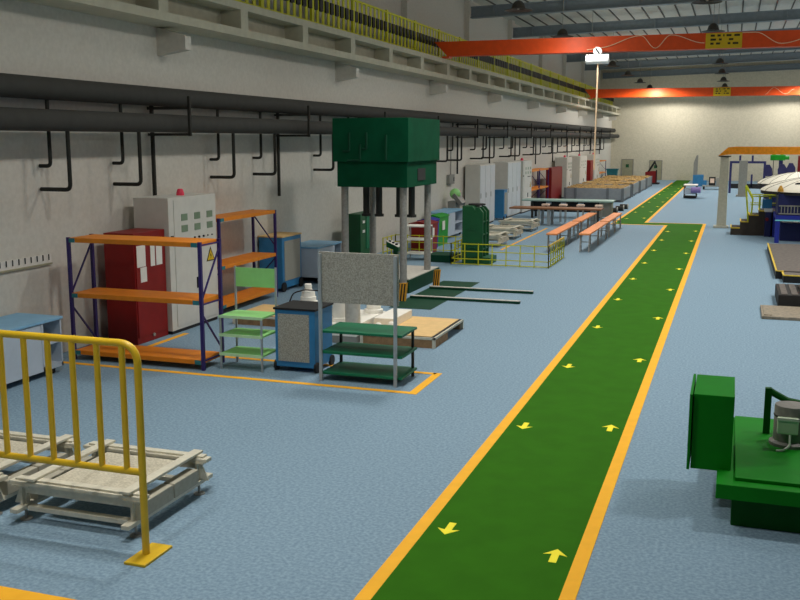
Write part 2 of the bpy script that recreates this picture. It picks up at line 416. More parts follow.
# ------------------------------------------------------------------ along the left wall
def wall_bench(y0, y1, label, op=.52, group='pale blue work benches along the wall', x0=-10.05, x1=-9.25, h=.84):
    t = thing('work_bench', label, 'bench', ((x0+x1)/2, (y0+y1)/2, 0), group)
    MB().box(x0, x1+.02, y0-.02, y1+.02, h-.04, h, .006).build('bench_top', K['paleblue'], t)
    L = y1-y0; yd = y1-op*L
    mb = MB().box(x0, x0+.03, y0, y1, .1, h-.04).box(x0, x1, y0, y0+.03, .1, h-.04).box(x0, x1, y1-.03, y1, .1, h-.04).box(x0, x1, y0, y1, .1, .16).box(x0, x1, yd-.02, yd+.02, .1, h-.04)
    mb.build('carcass', K['palepanel'], t)
    MB().box(x1-.03, x1, y0+.03, yd-.03, .16, h-.05).build('front_panel', K['palepanel'], t)
    MB().box(x0+.05, x1-.02, yd+.02, y1-.03, .46, .5).build('shelf', K['palepanel'], t)
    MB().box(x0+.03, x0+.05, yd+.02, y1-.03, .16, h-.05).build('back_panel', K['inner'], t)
    for x in (x0+.1, x1-.1):
        for y in (y0+.15, y1-.15):
            MB().cyl((x-.03, y, .05), (x+.03, y, .05), .05, seg=12).box(x-.04, x+.04, y-.04, y+.04, .06, .1).build('caster', K['black'], t)
    return t
wall_bench(8.4, 11.6, 'pale blue work bench against the wall, cut by the left edge', op=.13)
c = thing('hook_strip', 'green and white hook strip fixed to the wall above the left bench', 'hook strip', (XW, 11.5, 1.5))
MB().box(XW, XW+.02, 10.2, 12.5, 1.49, 1.63).build('back_plate', K['paper'], c)
MB().box(XW, XW+.04, 10.2, 12.5, 1.47, 1.495).build('ledge', K['door'], c)
for k in range(17): MB().bar((XW+.03, 10.27+.135*k, 1.54), (XW+.03, 10.27+.135*k, 1.63), .012).build('hook', K['pipe2'], c)

def red_cabinet(y0, y1, label, x0=-9.86, x1=-9.28, h=1.87, papers=True):
    t = thing('red_cabinet', label, 'cabinet', ((x0+x1)/2, (y0+y1)/2, 0), 'red steel cabinets')
    MB().box(x0, x1, y0, y1, .0, h, .008).build('body', K['red'], t)
    d = MB().box(x1, x1+.015, y0+.03, y1-.03, .12, h-.12).build('door', K['red'], t)
    MB().cyl((x1+.01, (y0+y1)/2, .1), (x1+.03, (y0+y1)/2, .1), .03, seg=12).build('drain_cap', K['metal'], t)
    if papers:
        for a, b, z0, z1 in ((.05, .3, 1.3, 1.66), (.14, .32, 1.04, 1.29), (.45, .58, 1.28, 1.64), (.62, .8, 1.28, 1.64)):
            MB().box(x1+.015, x1+.02, y0+a, y0+b, z0, z1).build('notice', K['paper'], t)
    return t
red_cabinet(13.55, 14.48, 'red steel cabinet with white notices behind the nearest orange rack')

def control_cabinet(y0, y1, label, h=2.4, x0=-9.9, x1=-9.2):
    t = thing('control_cabinet', label, 'cabinet', ((x0+x1)/2, (y0+y1)/2, 0), 'grey control cabinets with red beacons')
    MB().box(x0, x1, y0, y1, .06, h, .006).build('body', K['cabgrey'], t)
    MB().box(x0+.02, x1-.02, y0+.02, y1-.02, 0, .06).build('plinth', K['dark'], t)
    MB().box(x1, x1+.012, y0+.16, y1-.03, .12, h-.04).build('door', K['cabgrey'], t)
    L = y1-y0
    for r in range(2):
        for c in range(3):
            ya = y0+L*(.24+.27*c)
            MB().box(x1+.012, x1+.02, ya, ya+.2, h-.42-.2*r, h-.3-.2*r).build('meter', K['meter'], t)
    for c in range(5):
        ya = y0+L*(.5+.095*c)
        MB().cyl((x1+.01, ya, h-.75), (x1+.035, ya, h-.75), .02 if c < 3 else .012, seg=10).build('knob', K['black'], t)
    MB().box(x1, x1+.02, y0+.05, y0+.12, h-.72, h-.66).build('lock', K['black'], t)
    MB().box(x1+.012, x1+.035, y0+L*.52, y0+L*.55, .72, .92).build('handle', K['black'], t)
    yc = y0+L*.84
    s = MB().prism([(x1+.012, yc-.15, 1.16), (x1+.012, yc+.15, 1.16), (x1+.012, yc, 1.43)], (.005, 0, 0)).build('warning_sign', K['ink'], t)
    MB().prism([(x1+.017, yc-.115, 1.18), (x1+.017, yc+.115, 1.18), (x1+.017, yc, 1.385)], (.003, 0, 0)).build('sign_face', K['sign'], s)
    MB().prism([(x1+.02, yc-.012, 1.2), (x1+.02, yc+.03, 1.27), (x1+.02, yc+.005, 1.275), (x1+.02, yc+.02, 1.34), (x1+.02, yc-.03, 1.26), (x1+.02, yc, 1.255)], (.002, 0, 0)).build('bolt_symbol', K['ink'], s)
    MB().lathe(((x0+x1)/2+.05, y0+L*.55, h), [(.075, 0), (.07, .05), (.05, .11), (.03, .12)], seg=16).build('beacon', K['beacon'], t, True)
    return t
control_cabinet(14.5, 16.12, 'tall grey control cabinet with meters, warning triangle and red beacon, nearest one')

def rack_x(x0, x1, y0, y1, h, zs, label):      # long side along X
    t = thing('shelving_rack', label, 'rack', ((x0+x1)/2, (y0+y1)/2, 0), 'orange shelved racks')
    for x in (x0, x1):
        for y in (y0, y1): MB().box(x-.024, x+.024, y-.024, y+.024, 0, h).build('post', K['purple'], t)
        MB().bar((x, y0, zs[1]-.02), (x, y1, h-.12), .022).bar((x, y0, zs[1]-.2), (x, y1, .22), .022).bar((x, y0, zs[1]-.07), (x, y1, zs[1]-.07), .022).bar((x, y0, h-.05), (x, y1, h-.05), .022).bar((x, y0, .14), (x, y1, .14), .022).build('brace', K['purple'], t)
    for z in zs:
        MB().box(x0+.03, x1-.03, y0-.02, y1+.02, z-.07, z, .004).build('shelf', K['orange'], t)
        for x, d in ((x0, 1), (x1, -1)): MB().box(min(x+d*.03, x+d*.13), max(x+d*.03, x+d*.13), y0-.03, y0-.02, z-.07, z-.005).build('beam_clip', K['teal'], t)
    return t
def rack_y(x0, x1, y0, y1, h, zs, label, clips=True):      # long side along Y
    t = thing('shelving_rack', label, 'rack', ((x0+x1)/2, (y0+y1)/2, 0), 'orange shelved racks')
    for y in (y0, y1):
        for x in (x0, x1): MB().box(x-.025, x+.025, y-.025, y+.025, 0, h).build('post', K['purple'], t)
        MB().bar((x0, y, h-.1), (x1, y, zs[1]+.15), .022).bar((x0, y, zs[1]-.03), (x1, y, zs[1]-.03), .022).bar((x1, y, zs[1]-.1), (x0, y, .3), .022).build('brace', K['purple'], t)
    for z in zs:
        MB().box(x0-.02, x1+.02, y0+.02, y1-.02, z-.07, z, .004).build('shelf', K['orange'], t)
        if clips: MB().box(x1+.02, x1+.03, y0+.03, y0+.16, z-.07, z-.005).build('beam_clip', K['teal'], t)
    return t
rack_x(-9.61, -7.32, 12.33, 12.9, 1.92, (1.915, 1.06, .16), 'blue posted rack with orange shelves standing in front of the red cabinet')
rack_y(-9.86, -9.33, 16.45, 18.88, 1.9, (1.9, .97, .2), 'blue posted rack with orange shelves against the wall, right of the nearest control cabinet')

def tool_trolley(x0, x1, y0, y1, h, label, face, top, wr=.08):
    t = thing('tool_trolley', label, 'trolley', ((x0+x1)/2, (y0+y1)/2, 0), 'blue tool trolleys')
    MB().box(x0, x1, y0, y1, .075, h-.03, .006).build('body', K['blue'], t)
    MB().box(x0-.02, x1+.02, y0-.02, y1+.02, h-.03, h, .004).build('top', K[top], t)
    if face == 'y': MB().box(x0+.05, x1-.09, y0-.012, y0, .16, h-.09).build('door', K['stip'], t)
    else: MB().box(x1, x1+.012, y0+.1, y1-.08, .24, h-.12).build('door', K['stip'], t)
    for x in (x0+.03, x1-.03):
        for y in (y0+.05, y1-.05):
            sx = -.035 if x < (x0+x1)/2 else .035
            MB().cyl((x+sx-.02, y, wr), (x+sx+.02, y, wr), wr, seg=18).build('wheel', K['black'], t)
    return t
tool_trolley(-6.3, -5.66, 12.68, 13.33, .96, 'blue tool trolley with black top and grey door, between green shelf trolley and board trolley', 'y', 'black')
tool_trolley(-10.05, -9.47, 19.5, 20.5, 1.26, 'tall blue tool trolley with tan top against the wall', 'x', 'tan', wr=.11)
wall_bench(20.85, 22.3, 'blue work bench against the wall, partly behind the big grey board', op=.3, x1=-9.2, h=.89)

# green wall cabinet behind the press
t = thing('green_cabinet', 'dark green cabinet with light green door behind the press columns', 'cabinet', (-9.65, 24.2, 0))
MB().box(-9.64, -9.26, 23.8, 25.0, 0, 1.45, .01).build('body', K['mcgreen'], t)
MB().box(-9.26, -9.245, 24.2, 24.95, .5, 1.36).build('door', K['dkgreen'], t)
for z in (1.2, .95): MB().box(-9.26, -9.24, 23.92, 24.08, z, z+.07).build('handle', K['paper'], t)

# console
t = thing('control_console', 'small tilted white control console on a green post', 'console', (-8.9, 25.6, 0))
MB().box(-8.96, -8.84, 25.55, 25.67, 0, .42).build('post', K['mcgreen'], t)
MB().prism([(-9.13, 25.45, .42), (-8.78, 25.45, .3), (-8.78, 25.45, .42), (-9.13, 25.45, .58)], (0, .35, 0)).build('housing', K['mcgreen'], t)
p = MB().prism([(-9.13, 25.45, .58), (-8.78, 25.45, .42), (-8.78, 25.45, .435), (-9.13, 25.45, .595)], (0, .35, 0)).build('panel', K['white'], t)
for i in range(3): MB().box(-9.09+.1*i, -9.03+.1*i, 25.52, 25.6, .555-.04*i, .60-.04*i).build('button', K['black'], p)

# bins along the wall
def bin_(x0, x1, y0, y1, h, k, label):
    t = thing('waste_bin', label, 'bin', ((x0+x1)/2, (y0+y1)/2, 0), 'coloured bins along the wall')
    MB().prism([(x0+.05, y0+.04, 0), (x1-.05, y0+.04, 0), (x1, y0, h-.1), (x0, y0, h-.1)], (0, y1-y0, 0)).build('body', k, t)
    MB().prism([(x0-.02, y0-.02, h-.1), (x1+.02, y0-.02, h-.1), (x1+.02, y0-.02, h-.06), ((x0+x1)/2, y0-.02, h), (x0-.02, y0-.02, h-.06)], (0, y1-y0+.04, 0)).build('lid', k, t)
    MB().box(x1, x1+.02, y0+.3*(y1-y0), y0+.55*(y1-y0), h*.5, h*.78).build('label_plate', K['paper'], t)
bin_(-9.12, -8.5, 27.45, 28.4, .98, K['red'], 'red bin next to the white shelf trolley behind the press')
bin_(-9.2, -8.76, 28.55, 29.4, .98, K['navy'], 'blue bin between the red and green bins')
bin_(-9.3, -8.82, 29.6, 30.7, 1.02, K['hyd'], 'green bin next to the pale blue bench')
t = thing('shelf_trolley', 'white three tier shelf trolley in front of the red bin', 'trolley', (-8.45, 26.3, 0))
for z in (.98, .6, .2): MB().box(-8.8, -8.12, 26.0, 26.6, z-.03, z).build('shelf', K['white'], t)
for x in (-8.79, -8.13):
    for y in (26.01, 26.59): MB().bar((x, y, 0), (x, y, .98), .025).build('leg', K['steel'], t)
wall_bench(31.75, 34.0, 'pale blue work bench between the green bin and the lockers', x0=-9.95, x1=-9.2, h=.93)
# wall box with conduit
t = thing('switch_box', 'grey switch box with thin conduit on the wall beside the lockers', 'switch box', (XW+.05, 35.6, 1.9))
MB().box(XW, XW+.12, 34.8, 35.5, 1.75, 2.1, .01).build('box', K['block'], t)
MB().cyl((XW+.05, 35.2, 2.1), (XW+.05, 35.2, 3.9), .02, seg=8).build('conduit', K['block'], t)
MB().box(XW+.12, XW+.13, 35.35, 35.45, 1.85, 2.0).build('switch', K['black'], t)
t = thing('tilted_panel', 'grey tilted panel with bright green top behind the dark green tower machine', 'panel', (-9.5, 34.6, 0))
MB().box(-9.9, -9.6, 34.3, 34.9, 0, 1.15).build('stand', K['block'], t)
MB().prism([(-9.75, 34.3, 1.35), (-9.45, 34.3, 1.0), (-9.35, 34.3, 1.1), (-9.65, 34.3, 1.45)], (0, .6, 0)).build('screen', K['motor'], t)
MB().sph((-9.7, 34.6, 1.42), .2, 1, 1.2, 1).build('cover', K['ltgreen'], t, True)

# lockers
def locker(y0, y1, label, x0=-9.95, x1=-9.3, h=2.42):
    t = thing('locker', label, 'locker', ((x0+x1)/2, (y0+y1)/2, 0), 'tall pale lockers')
    MB().box(x0, x1, y0, y1, .05, h, .01).build('body', K['cabgrey'], t)
    MB().box(x0+.03, x1-.03, y0+.03, y1-.03, 0, .05).build('plinth', K['dark'], t)
    L = (y1-y0)/3
    for k in range(3):
        d = MB().box(x1, x1+.015, y0+L*k+.02, y0+L*(k+1)-.02, .1, h-.05).build('door', K['cabgrey2'], t)
        MB().box(x1+.015, x1+.03, y0+L*k+.1, y0+L*k+.14, 1.1, 1.3).build('handle', K['block'], d)
locker(37.1, 39.6, 'tall pale locker nearest the camera, left of the pair', x0=-10.0, x1=-9.4)
locker(41.6, 44.3, 'tall pale locker nearer the grey control cabinets, right of the pair')
t = tool_trolley(-9.62, -9.2, 40.5, 41.1, 1.28, 'narrow blue trolley with pale door between the two lockers', 'x', 'blue')
# rest of the row
control_cabinet(44.4, 46.4, 'tall grey control cabinet with red beacon, first after the lockers', h=2.42)
rack_y(-9.9, -9.33, 46.6, 49.0, 1.9, (1.9, .97, .2), 'orange shelved rack against the wall after the lockers, nearer one', False)
rack_y(-9.9, -9.33, 49.1, 51.6, 1.9, (1.9, .97, .2), 'orange shelved rack against the wall after the lockers, touching the red cabinet', False)
red_cabinet(51.8, 55.2, 'red steel cabinet behind the long tables', x0=-9.5, x1=-9.2, papers=False, h=1.9)
control_cabinet(56.8, 58.6, 'tall grey control cabinet just past the red cabinet by the tables', h=2.36)
control_cabinet(61.8, 64.8, 'wide grey control cabinet between crate row and wall', h=2.36)
red_cabinet(66.6, 67.9, 'red steel cabinet furthest from the camera', x0=-9.95, x1=-9.2, h=2.0, papers=False)
control_cabinet(68.7, 71.3, 'tall grey control cabinet furthest from the camera', h=2.36)
rack_y(-9.9, -9.33, 72.2, 76.0, 1.85, (1.85, .97, .2), 'orange shelved rack furthest from the camera', False)
t = thing('waste_bin', 'teal bin in the far left corner of the hall', 'bin', (-9.3, 80.0, 0))
MB().prism([(-9.6, 79.6, 0), (-8.95, 79.6, 0), (-8.85, 79.6, 1.0), (-9.7, 79.6, 1.0)], (0, .8, 0)).build('body', K['teal'], t)
MB().box(-9.74, -8.81, 79.55, 80.45, 1.0, 1.08).build('lid', K['teal'], t)

# ------------------------------------------------------------------ trolleys in the marked zone
t = thing('shelf_trolley', 'light green three tier shelf trolley with a green back panel', 'trolley', (-6.78, 12.75, 0))
for z in (.82, .54, .25):
    s = MB().box(-7.13, -6.43, 12.5, 13.02, z-.03, z, .004).build('shelf', K['ltgreen'], t)
    MB().box(-7.14, -6.42, 12.49, 12.5, z-.035, z+.006).build('edge_strip', K['mint'], s)
for x in (-7.12, -6.44): MB().bar((x, 12.51, 0), (x, 12.51, .82), .026).build('leg', K['steel'], t)
for x in (-7.12, -6.44): MB().bar((x, 13.01, 0), (x, 13.01, 1.5), .026).build('rear_post', K['steel'], t)
MB().box(-7.1, -6.45, 12.99, 13.01, 1.19, 1.48).build('back_panel', K['ltgreen'], t)

t = thing('shelf_trolley', 'dark green three tier shelf trolley carrying a big grey board', 'trolley', (-4.85, 12.65, 0))
for z in (.73, .43, .13): MB().box(-5.42, -4.21, 12.36, 13.05, z-.035, z, .005).build('shelf', K['dkgreen'], t)
for x in (-5.41, -4.29): MB().bar((x, 12.32, 0), (x, 12.32, 1.83), .042).build('front_post', K['steel'], t)
for x in (-5.38, -4.26): MB().bar((x, 13.0, 0), (x, 13.0, .73), .035).build('rear_leg', K['pipe'], t)
MB().box(-5.44, -4.26, 12.36, 12.4, 1.135, 1.85, .004).build('board', K['stip'], t)
# pallets and white castings
def pallet(x0, x1, y0, y1, label):
    t = thing('pallet', label, 'pallet', ((x0+x1)/2, (y0+y1)/2, 0), 'low pallets with tan tops')
    MB().box(x0+.05, x1-.07, y0+.05, y1-.07, .175, .19).build('top_board', K['tan'], t)
    mb = MB().box(x0, x1, y0, y0+.03, .14, .176).box(x0, x1, y1-.03, y1, .14, .176).box(x0, x0+.03, y0, y1, .14, .176).box(x1-.03, x1, y0, y1, .14, .176)
    for x in (x0, x1-.05):
        for y in (y0, y1-.05): mb.box(x, x+.05, y, y+.05, 0, .155)
    mb.build('steel_frame', K['frame'], t)
    MB().box(x0+.03, x1-.03, y0+.03, y1-.03, .15, .18).build('dark_rim', K['dark'], t)
    for y in (y0+.02, (y0+y1)/2-.04, y1-.1): MB().box(x0+.05, x1-.05, y, y+.08, 0.0, .155).build('bearer', K['palette'], t)
    MB().box(x0+.05, x1-.05, y0+.01, y0+.02, .0, .15).box(x1-.02, x1-.01, y0+.06, (y0+y1)/2-.1, 0, .15).build('side_board', K['palette'], t)
pallet(-5.82, -4.5, 14.9, 16.7, 'low pallet with tan top right of the white castings')
pallet(-8.7, -7.2, 15.75, 17.0, 'low pallet with tan top behind the light green trolley')
t = thing('mould_block', 'white machined mould block with round columns behind the dark green trolley', 'mould', (-6.15, 15.3, 0))
MB().box(-6.5, -5.86, 14.82, 16.3, 0, .12).build('base', K['block'], t)
MB().box(-6.5, -5.86, 14.82, 16.3, .12, .32, .01).build('block', K['white'], t)
MB().lathe((-6.28, 15.15, .32), [(.16, 0), (.16, .06), (.13, .07), (.13, .5), (.1, .5), (.1, .6)]).build('column', K['white'], t, True)
MB().lathe((-5.98, 14.98, .32), [(.13, 0), (.13, .55), (.1, .57)]).build('column', K['bed'], t, True)
MB().lathe((-6.02, 16.1, .32), [(.17, 0), (.17, .06), (.13, .07), (.13, .5)]).build('column', K['white'], t, True)
q = thing('mould_plate', 'flat white block lying on the back left end of the tan pallet', 'mould', (-5.6, 16.0, .19))
MB().box(-5.8, -5.42, 15.5, 16.5, .19, .34, .01).build('plate', K['white'], q)
for i, (x, y) in enumerate(((-5.6, 15.2), (-5.42, 15.36))):
    o = MB().sph((x, y, .19+.065), .065).build('ball', K['white'], loc=(x, y, .19), smooth=True)
    tag(o, ('white ball on the tan pallet, nearer the camera', 'white ball on the tan pallet, further back')[i], 'ball', 'white balls on the pallet')
t = thing('casting', 'white stepped casting standing behind the blue trolley', 'casting', (-7.08, 15.6, 0))
MB().lathe((-7.08, 15.6, 0), [(.17, 0), (.17, .55), (.14, .56), (.14, .63), (.125, .64), (.115, .74), (.065, .76), (.065, .85), (.055, .86)]).build('body', K['white'], t, True)
MB().tube([(-7.36, 15.3, .45), (-7.26, 15.35, .72), (-7.1, 15.46, .77), (-6.75, 15.46, .77)], .012, rad=.06).build('hose', K['black'], t, True)

# ------------------------------------------------------------------ green press
t = thing('hydraulic_press', 'big green four column hydraulic press beside the left wall', 'press', (-7.55, 21.1, 0))
MB().box(-8.35, -6.6, 19.8, 22.15, 2.92, 3.86, .01).build('upper_head', K['press'], t)
c = MB().box(-8.28, -6.65, 19.88, 22.08, 2.37, 2.92, .01).build('lower_head', K['press'], t)
MB().box(-6.65, -6.635, 20.6, 21.15, 2.5, 2.76).build('hatch', K['dark'], c)
mb = MB()
for pts in ([(-7.95, 3.55), (-7.95, 3.15), (-8.1, 3.15)], [(-7.55, 3.55), (-7.55, 3.2), (-7.65, 3.2)], [(-7.7, 3.3), (-7.7, 2.95), (-8.0, 2.95)], [(-7.1, 3.5), (-7.1, 2.97)]):
    mb.tube([(x, 19.79, z) for x, z in pts], .025, rad=.04 if len(pts) > 2 else 0)
mb.build('hydraulic_pipe', K['pressd'], t, True)
for x, y in ((-8.19, 20.1), (-6.81, 20.1), (-8.22, 21.95), (-6.83, 21.95)):
    MB().cyl((x, y, .0 if y < 21 else .3), (x, y, 2.4), .08, seg=20).build('column', K['metal'], t, True)
for x in (-8.1, -7.78, -7.28, -6.98):
    MB().cyl((x, 21.2, 1.68), (x, 21.2, 2.4), .075, seg=16).cyl((x, 21.2, 1.63), (x, 21.2, 1.69), .11, seg=16).build('guide_rod', K['pipe'], t, True)
MB().box(-8.4, -6.72, 20.25, 22.6, 0, .3, .008).build('bed', K['pressd'], t)
MB().box(-8.38, -6.74, 20.27, 22.58, .3, .32).build('bed_plate', K['bed'], t)
MB().box(-6.55, -5.65, 18.4, 22.4, 0, .006).build('floor_plate', K['pressd'], t)
for y in (19.68, 21.1):
    MB().box(-6.5, -4.09, y-.05, y+.05, 0.006, .055).build('bolster_rail', K['pressd'], t)
    MB().box(-6.5, -4.09, y-.05, y+.05, .055, .066).build('rail_cap', K['bed'], t)
for y, w in ((19.2, .2), (21.5, .15)):
    x = -6.66 if y < 20 else -6.56
    h = MB().prism([(x, y, 0.0), (x+w, y, 0.0), (x+w+.04, y, .4), (x+.04, y, .38)], (0, .05, 0)).build('hazard_plate', K['haz'], t)
    for i in range(3):
        a = x+.01+w*.32*i
        MB().prism([(a, y-.006, .0), (a+w*.15, y-.006, .0), (a+w*.15+.04, y-.006, .38), (a+.04, y-.006, .38)], (0, .006, 0)).build('stripe', K['black'], h)

# ------------------------------------------------------------------ fenced green machine
t = thing('mesh_fence', 'low yellow mesh fence around the dark green tower machine', 'fence', (-6.5, 26.5, 0))
runs = [((-9.5, 27.3), (-7.25, 27.3)), ((-7.25, 27.3), (-7.25, 25.5)), ((-7.25, 25.5), (-4.55, 25.5)), ((-4.55, 25.5), (-4.55, 27.95)), ((-9.5, 27.3), (-9.5, 26.2))]
for (xa, ya), (xb, yb) in runs:
    mb = MB(); L = math.hypot(xb-xa, yb-ya); n = max(2, round(L/.37))
    for z in (.58, .38, .17, .03): mb.bar((xa, ya, z), (xb, yb, z), .022)
    for i in range(n+1):
        x, y = xa+(xb-xa)*i/n, ya+(yb-ya)*i/n
        mb.bar((x, y, 0), (x, y, .6), .026)
    mb.build('mesh_panel', K['fenceY'], t)
MB().box(-4.565, -4.535, 25.5, 27.95, .56, .62).build('hand_rail', K['yellow'], t)
t = thing('tower_machine', 'dark green tower machine with chamfered top inside the yellow fence', 'machine', (-6.6, 26.1, 0))
MB().prism([(-6.98, 25.65, 0), (-6.62, 25.65, 0), (-6.62, 25.65, 1.48), (-6.7, 25.65, 1.6), (-6.98, 25.65, 1.6)], (0, .75, 0)).build('body', K['mcgreen'], t)
for y in (25.65, 26.0, 26.34): MB().prism([(-6.62, y, .2), (-6.4, y, .2), (-6.4, y, 1.44), (-6.5, y, 1.56), (-6.62, y, 1.58)], (0, .06, 0)).build('side_rib', K['mcgreen'], t)
for z in (.4, .8, 1.15): MB().box(-6.62, -6.42, 25.71, 26.34, z, z+.035).build('cross_rib', K['mcgreen'], t)
for z in (.45, .95): MB().box(-6.8, -6.62, 25.63, 25.65, z, z+.025).build('front_rib', K['mcgreen'], t)
MB().box(-6.99, -6.2, 25.7, 26.5, 0, .2, .02).build('skirt', K['mcgreen'], t)
MB().lathe((-6.7, 26.15, 1.6), [(.24, 0), (.24, .04), (.2, .05)]).build('top_ring', K['dark'], t, True)
o = MB().box(-8.05, -7.3, 25.8, 26.7, 0, .2, .01).build('plinth', K['pressd'], loc=(-7.8, 26.2, 0)); tag(o, 'low dark green plinth left of the green tower machine', 'plinth')
mb = MB()

# ------------------------------------------------------------------ tables, benches, stools
def bench(x0, x1, y0, y1, label, h=.58):
    t = thing('bench', label, 'bench', ((x0+x1)/2, (y0+y1)/2, 0), 'orange topped benches')
    MB().box(x0, x1, y0, y1, h-.05, h, .006).build('seat', K['bench'], t)
    for y in (y0+.25, (y0+y1)/2, y1-.25):
        mb = MB()
        for s in (0, 1):
            yy = y
            xa = x0+.03 if s == 0 else x1-.03
            mb.bar((xa, yy-.16, 0), (xa, yy-.03, h-.05), .03).bar((xa, yy+.16, 0), (xa, yy+.03, h-.05), .03).bar((xa, yy-.1, .22), (xa, yy+.1, .22), .025)
        mb.bar((x0+.03, y, .3), (x1-.03, y, .3), .025)
        mb.build('leg_frame', K['metal'], t)
bench(-5.3, -4.97, 29.2, 33.9, 'orange topped bench, left row, nearer one')
bench(-5.3, -4.97, 34.2, 38.2, 'orange topped bench, left row, further one by the table')
bench(-4.36, -4.03, 29.5, 34.1, 'orange topped bench, right row next to the walkway, nearer one')
bench(-4.36, -4.03, 34.4, 38.5, 'orange topped bench, right row next to the walkway, further one')
t = thing('table', 'long brown topped table between the benches and the stools', 'table', (-6.7, 38.9, 0))
MB().box(-8.5, -4.85, 38.4, 39.4, .64, .7, .008).build('table_top', K['brown'], t)
for x in (-7.3, -6.9, -5.2):
    for y in (38.5, 39.3): MB().box(x-.05, x+.05, y-.05, y+.05, 0, .64).build('leg', K['steel'], t)
MB().box(-4.98, -4.92, 38.42, 38.5, 0, .64).build('end_leg', K['pipe2'], t)
t = thing('table', 'long grey-green topped table with a black panel under it', 'table', (-6.8, 42.6, 0))
MB().box(-8.75, -4.8, 42.0, 43.2, .74, .8, .008).build('table_top', K['tabgreen'], t)
f = MB().box(-8.4, -5.4, 42.3, 42.36, .28, .74).build('front_panel', K['black'], t)
for x in (-7.6, -6.95, -6.2): MB().box(x-.12, x+.12, 42.28, 42.3, .6, .69).build('drawer_plate', K['palepanel'], f)
for x in (-8.3, -5.5):
    for y in (42.2, 43.0): MB().box(x-.05, x+.05, y-.05, y+.05, 0, .74).build('leg', K['pipe'], t)
MB().box(-5.4, -4.9, 42.2, 43.0, .1, .74).build('end_cabinet', K['block'], t)
st = [(-7.35, 'leftmost'), (-6.62, 'second from left'), (-5.9, 'third from left'), (-5.15, 'rightmost')]
s0 = None
for x, l in st:
    if s0 is None:
        s0 = thing('stool', 'pale topped stool behind the brown table, leftmost', 'stool', (x, 40.2, 0), 'stools between the two tables')
        MB().box(x-.15, x+.15, 40.05, 40.4, .68, .75, .008).build('seat', K['seat'], s0)
        for dx in (-.15, .15):
            for dy in (40.08, 40.36): MB().bar((x+dx*.7, dy, 0), (x+dx*.7, dy, .68), .03).build('leg', K['metal'], s0)
    else: dup(s0, (x+7.35, 0, 0), 'pale topped stool behind the brown table, %s' % l)

# ------------------------------------------------------------------ crates
def crate(x0, x1, y0, y1, h, label):
    t = thing('crate', label, 'crate', ((x0+x1)/2, (y0+y1)/2, 0), 'grey crates with tan contents')
    MB().box(x0, x1, y0, y0+.05, .08, h).box(x0, x1, y1-.05, y1, .08, h).box(x0, x0+.05, y0, y1, .08, h).box(x1-.05, x1, y0, y1, .08, h).box(x0, x1, y0, y1, .05, .12).build('walls', K['crate'], t)
    for x in (x0-.02, x0+.55, x1-.9, x1-.1):
        MB().box(x, x+.14, y0-.04, y0+.02, 0, h+.02).build('post', K['crate2'], t)
    for y in (y0, y1-.14): MB().box(x1-.02, x1+.04, y, y+.14, 0, h+.02).build('post', K['crate2'], t)
    bm = MB(); bmesh.ops.create_grid(bm.bm, x_segments=14, y_segments=20, size=.5)
    for v in bm.bm.verts:
        v.co = Vector(((x0+x1)/2+v.co.x*(x1-x0-.12), (y0+y1)/2+v.co.y*(y1-y0-.12), h-.05+.12*random.random()))
    r = bmesh.ops.extrude_face_region(bm.bm, geom=list(bm.bm.faces))
    for v in [g for g in r['geom'] if isinstance(g, bmesh.types.BMVert)]: v.co.z -= .2
    bm.build('contents', K['cargo'], t)
for i, y in enumerate((54.3, 59.6, 64.6, 69.6)):
    crate(-8.9, -5.68, y, y+4.1, .74, 'long grey crate filled with tan material, %s of the row of crates' % ORD[i])
for i, (x, y) in enumerate(((-5.25, 46.3), (-5.1, 47.6), (-5.05, 49.0))):
    t = thing('machine_part', 'small dark flanged part on the floor beside the walkway, %s of three' % ORD[i], 'machine part', (x, y, 0), 'dark parts by the crates')
    MB().cyl((x-.2, y, .12), (x+.2, y, .12), .12, seg=16).build('barrel', K['pipe2'], t, True)
    MB().cyl((x+.16, y, .135), (x+.2, y, .135), .135, seg=16).build('flange', K['metal'], t)
t = thing('red_machine', 'red machine with black arm standing by the right far door', 'machine', (-6.0, 77.5, 0))
MB().prism([(-6.3, 77.2, 0), (-5.6, 77.2, 0), (-5.6, 77.2, 1.0), (-6.0, 77.2, 1.0), (-6.45, 77.2, .92), (-6.45, 77.2, .6)], (0, .8, 0)).build('body', K['red'], t)
MB().bar((-6.25, 77.3, .9), (-5.75, 77.3, 1.75), .14).bar((-5.8, 77.3, 1.75), (-5.6, 77.3, 1.3), .1).build('arm', K['black'], t)
MB().box(-5.66, -5.58, 77.18, 77.3, .1, 1.1).build('side_strip', K['black'], t)
MB().box(-6.2, -5.4, 77.1, 78.1, 0, .12).build('base', K['dark'], t)

# ------------------------------------------------------------------ right side far
t = thing('cart', 'white topped cart with a purple motor right of the far walkway', 'cart', (-2.3, 59.3, 0))
MB().box(-2.72, -1.95, 59, 60.2, .74, .8, .01).build('top', K['white'], t)
MB().box(-2.7, -1.97, 59.02, 60.18, .25, .55).build('body', K['palepanel'], t)
for x in (-2.68, -2.0):
    for y in (59.04, 60.14): MB().bar((x, y, .05), (x, y, .74), .05).build('leg', K['pipe'], t)
MB().cyl((-2.3, 58.95, .5), (-1.75, 58.95, .5), .17, seg=16).build('motor', K['purpleb'], t, True)
MB().box(-2.7, -2.0, 59.05, 60.15, .03, .12).build('wheel_base', K['black'], t)
t = thing('milling_machine', 'blue machine with a tall grey fin near the far wall', 'machine', (-2.5, 75.5, 0))
MB().box(-2.83, -2.1, 75, 76.2, 0, .82, .02).build('body', K['blue'], t)
MB().box(-2.1, -1.85, 75, 76, 0, .42, .02).build('side_box', K['blue'], t)
